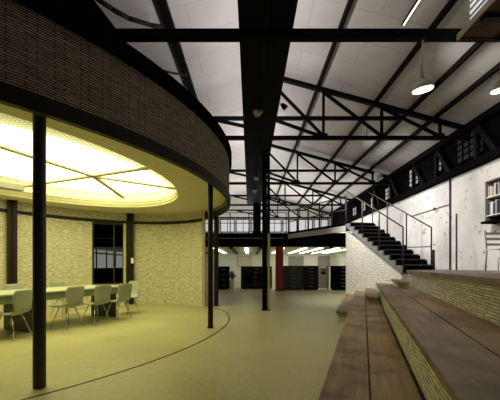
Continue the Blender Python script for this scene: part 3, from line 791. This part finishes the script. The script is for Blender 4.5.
# slack cable / brace near the oval room
m = MB(); pts = [at(96, -2, 6.0), at(112, 9, 6.15), at(128, 18, 6.35), at(150, 25, 6.7), at(163, 27, 6.95)]; m.path(pts, 0.045, 8)
tag(m.build('brace_rod', 'steel_brown', None, pts[2]), 'curved dark brace under the roof left of the thick purlin', 'brace')
m = MB(); pts = [at(160, 70, 8.2), at(172, 73, 8.5), at(183, 74.5, 8.75), at(187, 74.5, 8.8)]; m.path(pts, 0.03, 8)
tag(m.build('brace_rod', 'steel_brown', None, pts[1]), 'short dark brace meeting the thick purlin above the oval coping', 'brace')

# knee braces along the clerestory
for i, Y in enumerate((8.6, 10.6, 12.2, 14.3, 16.3)):
    m = MB(); m.bar((XR - 0.08, Y, 4.33), (XR - 0.08, Y + 0.75, 5.3), 0.1, 0.14); m.bar((XR - 0.08, Y + 0.75, 4.33), (XR - 0.08, Y + 0.75, 5.3), 0.1, 0.12, up=(0, 1, 0))
    tag(m.build('knee_brace', 'steel', None, (XR - 0.08, Y, 4.32)), 'black diagonal brace in the clerestory band, %s along the wall' % ['first', 'second', 'third', 'fourth', 'fifth'][i], 'brace', 'clerestory braces')

# ------------------------------------------------------------------ pendants, spotlights, batten
def pendant(x, y, ztop, zb, lab, tilt=(-0.16, -0.12, 1)):
    g = thing('pendant_lamp', lab, 'lamp', (x, y, ztop), 'enamel pendant lamps on the cross beam')
    ax = Vector(tilt).normalized(); c = Vector((x, y, zb))
    m = MB(); m.tube((x, y, ztop), c + ax * 0.19, 0.014, 0.014, 8); m.build('rod', 'enamel', g)
    m = MB(); m.lathe(c, [(0.133, 0.0), (0.135, 0.012), (0.128, 0.04), (0.10, 0.08), (0.055, 0.115), (0.035, 0.125), (0.03, 0.185), (0.012, 0.2)], 32, ax)
    sh = m.build('shade', 'enamel', g)
    m = MB(); m.lathe(c - ax * 0.004, [(0.122, -0.012), (0.128, 0.0)], 32, ax); m.build('lamp_glass', 'lamp', g)
pendant(2.305, 4.4, 4.31, 3.655, 'cream enamel pendant lamp on a thin rod, right of the roof trusses')
pendant(3.36, 4.4, 4.31, 3.655, 'cream enamel pendant lamp cut by the right edge of the picture')
def spot(p, d, r, lab, hang, mat='silver'):
    g = thing('spotlight', lab, 'spotlight', p, 'silver spotlights in the roof')
    d = Vector(d).normalized(); p = Vector(p)
    m = MB(); m.lathe(p, [(r * 0.45, -r * 1.4), (r * 0.7, -r * 0.9), (r * 0.95, 0.2 * r), (r, r * 0.6)], 16, d); m.build('head', mat, g)
    m = MB(); m.lathe(p + d * r * 0.6, [(r * 0.9, 0), (r * 0.88, 0.012)], 16, d); m.build('lens', 'white', g)
    m = MB(); m.tube(p, hang, 0.012, 0.012, 6); m.build('bracket', 'dark', g)
spot(at(258, 112, 6.6), (-0.5, -0.35, -0.5), 0.085, 'largest silver spotlight under the girder', (0.16, 6.6, 4.5))
spot(at(256.5, 178, 11.2), (-0.3, -0.6, -0.6), 0.085, 'silver spotlight under the girder past the tall post', (0.22, 11.2, 4.5))
spot(at(254.5, 191, 12.9), (-0.5, -0.6, -0.5), 0.085, 'silver spotlight under the girder farthest from us', (0.2, 12.9, 4.5))
spot(at(284.5, 107, 6.6), (0.6, 0.2, -0.5), 0.06, 'small dark spotlight on the right side of the girder', (0.6, 6.6, 4.55), 'dark')
spot(at(378, 175, 15.0), (0.5, -0.6, -0.5), 0.16, 'white spotlight on the third truss above the stair', (5.8, 15.05, 5.06), 'white')
spot(at(366.5, 131, 9.7), (0, -0.3, 1), 0.06, 'tiny white spotlight standing on the nearest truss chord', (3.42, 9.7, 5.1), 'white')
def batten(x, y0, y1, lab):
    z = roof_z(x) - 0.012
    g = thing('batten_light', lab, 'light', (x, (y0 + y1) / 2, z - 0.08))
    m = MB(); m.box((x - 0.03, y0, z - 0.04), (x + 0.03, y1, z)); m.build('batten', 'steel', g)
    m = MB(); m.tube((x, y0 + 0.04, z - 0.055), (x, y1 - 0.04, z - 0.055), 0.016, 0.016, 8); m.build('tube', 'strip', g)
batten(3.22, 5.6, 6.95, 'thin lit fluorescent strip on the roof lining above the cross beam')

# hanging platform top right with white louvred unit
hx, hy, hz = 2.655, 4.24, 4.2
g = thing('hanging_platform', 'brown underside of a platform hung in the top right corner', 'platform', (4.3, 2.6, hz))
m = MB(); m.box((hx + 0.02, 1.2, hz + 0.02), (6.4, hy - 0.02, hz + 0.06)); m.build('deck', 'rust', g)
m = MB(); m.box((hx, 1.2, hz), (hx + 0.019, hy, hz + 0.07)); m.build('edge_strip', 'fascia', g)
m = MB(); m.box((hx + 0.02, hy - 0.019, hz), (6.4, hy, hz + 0.07)); m.build('end_strip', 'rust', g)
for y in (1.7, 2.5, 3.3, 3.85):
    m = MB(); m.box((hx + 0.06, y - 0.04, hz - 0.03), (6.35, y + 0.04, hz + 0.019)); m.build('joist', 'dark', g)
for x in (3.2, 3.9):
    m = MB(); m.box((x - 0.04, 1.25, hz - 0.03), (x + 0.04, hy - 0.03, hz + 0.018)); m.build('bearer', 'dark', g)
for x in (2.8, 5.2):
    m = MB(); m.tube((x, 1.6, hz + .06), (x, 1.6, roof_z(x)), 0.015, 0.015, 6); m.tube((x, hy - .1, hz + .06), (x, hy - .1, roof_z(x)), 0.015, 0.015, 6); m.build('hanger', 'steel', g)
g = thing('louvred_unit', 'white louvred box standing on the hanging platform edge', 'louvre box', (hx + 0.2, 3.0, hz + 0.07))
m = MB(); m.box((hx + 0.03, 1.9, hz + 0.07), (hx + 0.5, 4.03, hz + 0.75)); m.build('casing', 'louvre', g)  # casing is no lamp; its glow stands in for daylight falling on it
for i in range(8):
    z = hz + 0.09 + i * 0.08; m = MB(); m.bar((hx + 0.012, 1.92, z + 0.03), (hx + 0.012, 4.02, z + 0.03), 0.02, 0.022); m.build('louvre', 'fascia', g)

# ------------------------------------------------------------------ right wall: pipes, bookcase, chair
def pipe(px, r, z0, z1, lab):
    y = (XR - r) * F / (px - CX); m = MB(); x = XR - r - 0.002; m.tube((x, y, z0), (x, y, z1), r, r, 10)
    tag(m.build('wall_pipe', 'wire', None, (x, y, z0)), lab, 'pipe')
pipe(450, 0.027, 1.18, 4.12, 'thick dark pipe running up the full height of the white wall')
pipe(456.3, 0.02, 1.18, 2.95, 'thin dark pipe rising part way up the white wall')
m = MB(); m.tube((XR - 0.022, 10.75, 3.3), (XR - 0.022, 13.3, 3.3), 0.014, 0.014, 6); m.tube((XR - 0.05, 11.6, 3.3), (XR - 0.001, 11.6, 3.3), 0.05, 0.05, 8)
tag(m.build('conduit', 'wire', None, (XR - 0.02, 12, 3.3)), 'thin dark conduit crossing the white wall beside the pipe', 'conduit')
bx0, bx1, by0, by1 = XR - 0.28, XR - 0.005, 7.5, 8.74
g = thing('wall_bookcase', 'open wall bookcase with a dark bottom slab, at the right edge', 'bookcase', (XR - 0.14, 8.4, 2.42))
m = MB(); m.box((bx0, by1 - 0.03, 2.47), (bx1, by1, 3.5)); m.build('side_panel', 'woodgrey', g)
m = MB(); m.box((bx0, by0, 2.47), (bx1, by0 + 0.03, 3.5)); m.build('side_panel', 'woodgrey', g)
m = MB(); m.box((bx0, by0, 3.5), (bx1, by1, 3.53)); m.build('top_panel', 'woodgrey', g)
m = MB(); m.box((bx1 - 0.015, by0 + .03, 2.47), (bx1, by1 - .03, 3.5)); m.build('back_panel', 'dark', g)
for z in (2.60, 3.08): 
    m = MB(); m.box((bx0 + 0.01, by0 + 0.03, z), (bx1 - 0.016, by1 - 0.03, z + 0.025)); m.build('shelf', 'white', g)
m = MB(); m.box((bx0 - 0.1, by0 - 0.1, 2.41), (bx1, by1 + 0.02, 2.469)); m.build('bottom_slab', 'black', g)
bmats = ['cream', 'mauve', 'white', 'tan', 'cream', 'navy', 'grey', 'white', 'tan']
bcols = {'cream': 'cream', 'mauve': 'mauve', 'white': 'white', 'tan': 'tan', 'navy': 'black', 'grey': 'grey'}
ordw = ['first', 'second', 'third', 'fourth', 'fifth', 'sixth', 'seventh', 'eighth', 'ninth', 'tenth', 'eleventh', 'twelfth']
for shelf, (z, hmax, nm) in enumerate(((3.106, 0.34, 'upper'), (2.626, 0.40, 'middle'))):
    y = by1 - 0.08
    for i in range(9):
        th = random.uniform(0.03, 0.07); h = hmax * random.uniform(0.72, 0.95); mm = bmats[(i + shelf * 5) % 9]
        if shelf == 1 and i > 2: mm = ['navy', 'grey', 'navy'][i % 3]
        m = MB(); dpt = random.uniform(0.16, 0.21); xb = bx0 + 0.03
        m.box((xb, y - th, z), (xb + dpt, y, z + h)); o = m.build('book', mm, None, (xb, y - th / 2, z), bevel=0.003)
        tag(o, '%s book on the %s bookcase shelf, %s from the far end' % (bcols[mm], nm, ordw[i]), 'book', 'books in the wall bookcase')
        y -= th + (0.004 if i % 4 != 2 else 0.03)
# slatted chair under the slab
cxp, cyp, cz0 = 6.15, 8.1, 1.18
g = thing('slat_back_chair', 'pale slat-back chair on the platform under the wall bookcase', 'chair', (cxp, cyp, cz0))
for sx in (-0.2, 0.2):
    m = MB(); m.path([(cxp + sx, cyp + 0.24, cz0), (cxp + sx, cyp + 0.19, cz0 + 0.5), (cxp + sx, cyp + 0.26, cz0 + 1.02)], 0.018, 8); m.build('rear_leg', 'woodgrey', g)
    m = MB(); m.tube((cxp + sx, cyp - 0.2, cz0), (cxp + sx, cyp - 0.17, cz0 + 0.52), 0.014, 0.014, 8); m.build('front_leg', 'white', g)
m = MB(); m.box((cxp - 0.22, cyp - 0.2, cz0 + 0.52), (cxp + 0.22, cyp + 0.2, cz0 + 0.55)); m.build('seat', 'white', g, bevel=0.008)
for i, z in enumerate((0.66, 0.80, 0.94)):
    m = MB(); yy = cyp + 0.19 + (z - 0.5) * 0.135; m.box((cxp - 0.2, yy - 0.012, cz0 + z - 0.03), (cxp + 0.2, yy + 0.012, cz0 + z + 0.03)); m.build('back_slat', 'woodgrey', g)
m = MB(); m.bar((cxp - 0.2, cyp - 0.18, cz0 + 0.3), (cxp + 0.2, cyp - 0.18, cz0 + 0.3), 0.02, 0.02); m.build('stretcher', 'woodgrey', g)

# beyond the oval room window: desk-height counter and window on the dark left wall
w = bpy.data.objects.new('window_%d' % (wi + 1), None); COL.objects.link(w); w.location = (XL, 19.5, 1.0); OFF[w.name] = Vector(w.location)
tag(w, 'pale window on the far side wall, seen through the oval room window', 'window', None, 'structure')
m = MB(); m.box((XL + 0.005, 18.9, 1.15), (XL + 0.03, 26.0, 2.45)); m.build('window_pane', 'pane', w)
m = MB()
for i in range(6): m.box((XL + 0.002, 18.9 + i * 1.42 - 0.05, 1.1), (XL + 0.07, 18.9 + i * 1.42 + 0.05, 2.5))
for z in (1.13, 2.1, 2.48): m.box((XL + 0.003, 18.85, z - 0.04), (XL + 0.065, 26.05, z + 0.04))
m.build('window_frame', 'black', w)

# ------------------------------------------------------------------ lights
def area(name, loc, direction, sx, sy, power, col=(1, 1, 1), spread=PI):
    L = bpy.data.lights.new(name, 'AREA'); L.shape = 'RECTANGLE'; L.size = sx; L.size_y = sy; L.energy = power; L.color = col; L.spread = spread
    o = bpy.data.objects.new(name, L); COL.objects.link(o); o.location = loc
    o.rotation_euler = Vector(direction).to_track_quat('-Z', 'Y').to_euler()
    return o
# uplight strips lying on top of the central girder
area('girder_uplight', (0.22, 6.5, 5.06), (0, 0, 1), 0.3, 9.0, 135, (1.0, 0.95, 0.93))
area('girder_uplight', (0.22, 14.5, 5.06), (0, 0, 1), 0.3, 5.0, 100, (1.0, 0.96, 0.93))
# added fill lights that brighten the white right wall, no fixtures behind them
for Y, P in ((7.2, 95), (12.4, 105), (17.7, 85), (23.0, 80)):
    area('wall_fill', (3.0, Y, 4.95), (1, 0.0, -0.62), 0.25, 2.2, P, (1.0, 0.97, 0.93), math.radians(120))
# broad area light just above the mezzanine floor, facing up to the roof
area('mezzanine_uplight', (1.0, 22.0, 3.2), (0, 0, 1), 8, 7, 400, (1, 0.99, 0.97))
for x in (2.305, 3.36):
    L = bpy.data.lights.new('pendant_bulb', 'SPOT'); L.energy = 60; L.color = (1, 0.85, 0.6); L.spot_size = math.radians(120); L.spot_blend = 0.6; L.shadow_soft_size = 0.05
    o = bpy.data.objects.new('pendant_bulb', L); COL.objects.link(o); o.location = (x, 4.4, 3.63)

def beam(loc, target, power, size=70, col=(1, 0.97, 0.9)):
    L = bpy.data.lights.new('spotlight_beam', 'SPOT'); L.energy = power; L.color = col; L.spot_size = math.radians(size); L.spot_blend = 0.9; L.shadow_soft_size = 0.08
    o = bpy.data.objects.new('spotlight_beam', L); COL.objects.link(o); o.location = loc
    o.rotation_euler = (Vector(target) - Vector(loc)).to_track_quat('-Z', 'Y').to_euler()
beam((0.05, 6.6, 4.2), (4.2, 12.2, 1.0), 600, 40)
beam((0.3, 11.2, 4.2), (4.2, 12.0, 1.0), 300, 75)
W = bpy.data.worlds.new('World'); SC.world = W; W.use_nodes = True
bg = W.node_tree.nodes['Background']; bg.inputs[0].default_value = (0.9, 0.93, 1.0, 1); bg.inputs[1].default_value = 0.014

# ------------------------------------------------------------------ camera
cam = bpy.data.cameras.new('camera'); co = bpy.data.objects.new('camera', cam); COL.objects.link(co)
cam.sensor_width = 36; cam.lens = 36 * F / 500; cam.shift_y = (CY - 200) / 500; cam.shift_x = 0
cam.clip_start = 0.05
co.location = (0, 0, CH); co.rotation_euler = (PI / 2, 0, 0)
SC.camera = co
SC.view_settings.view_transform = 'Standard'; SC.view_settings.look = 'None'
SC.view_settings.exposure = 0.0; SC.view_settings.gamma = 1.0
SC.cycles.use_denoising = True
SC.cycles.max_bounces = 8
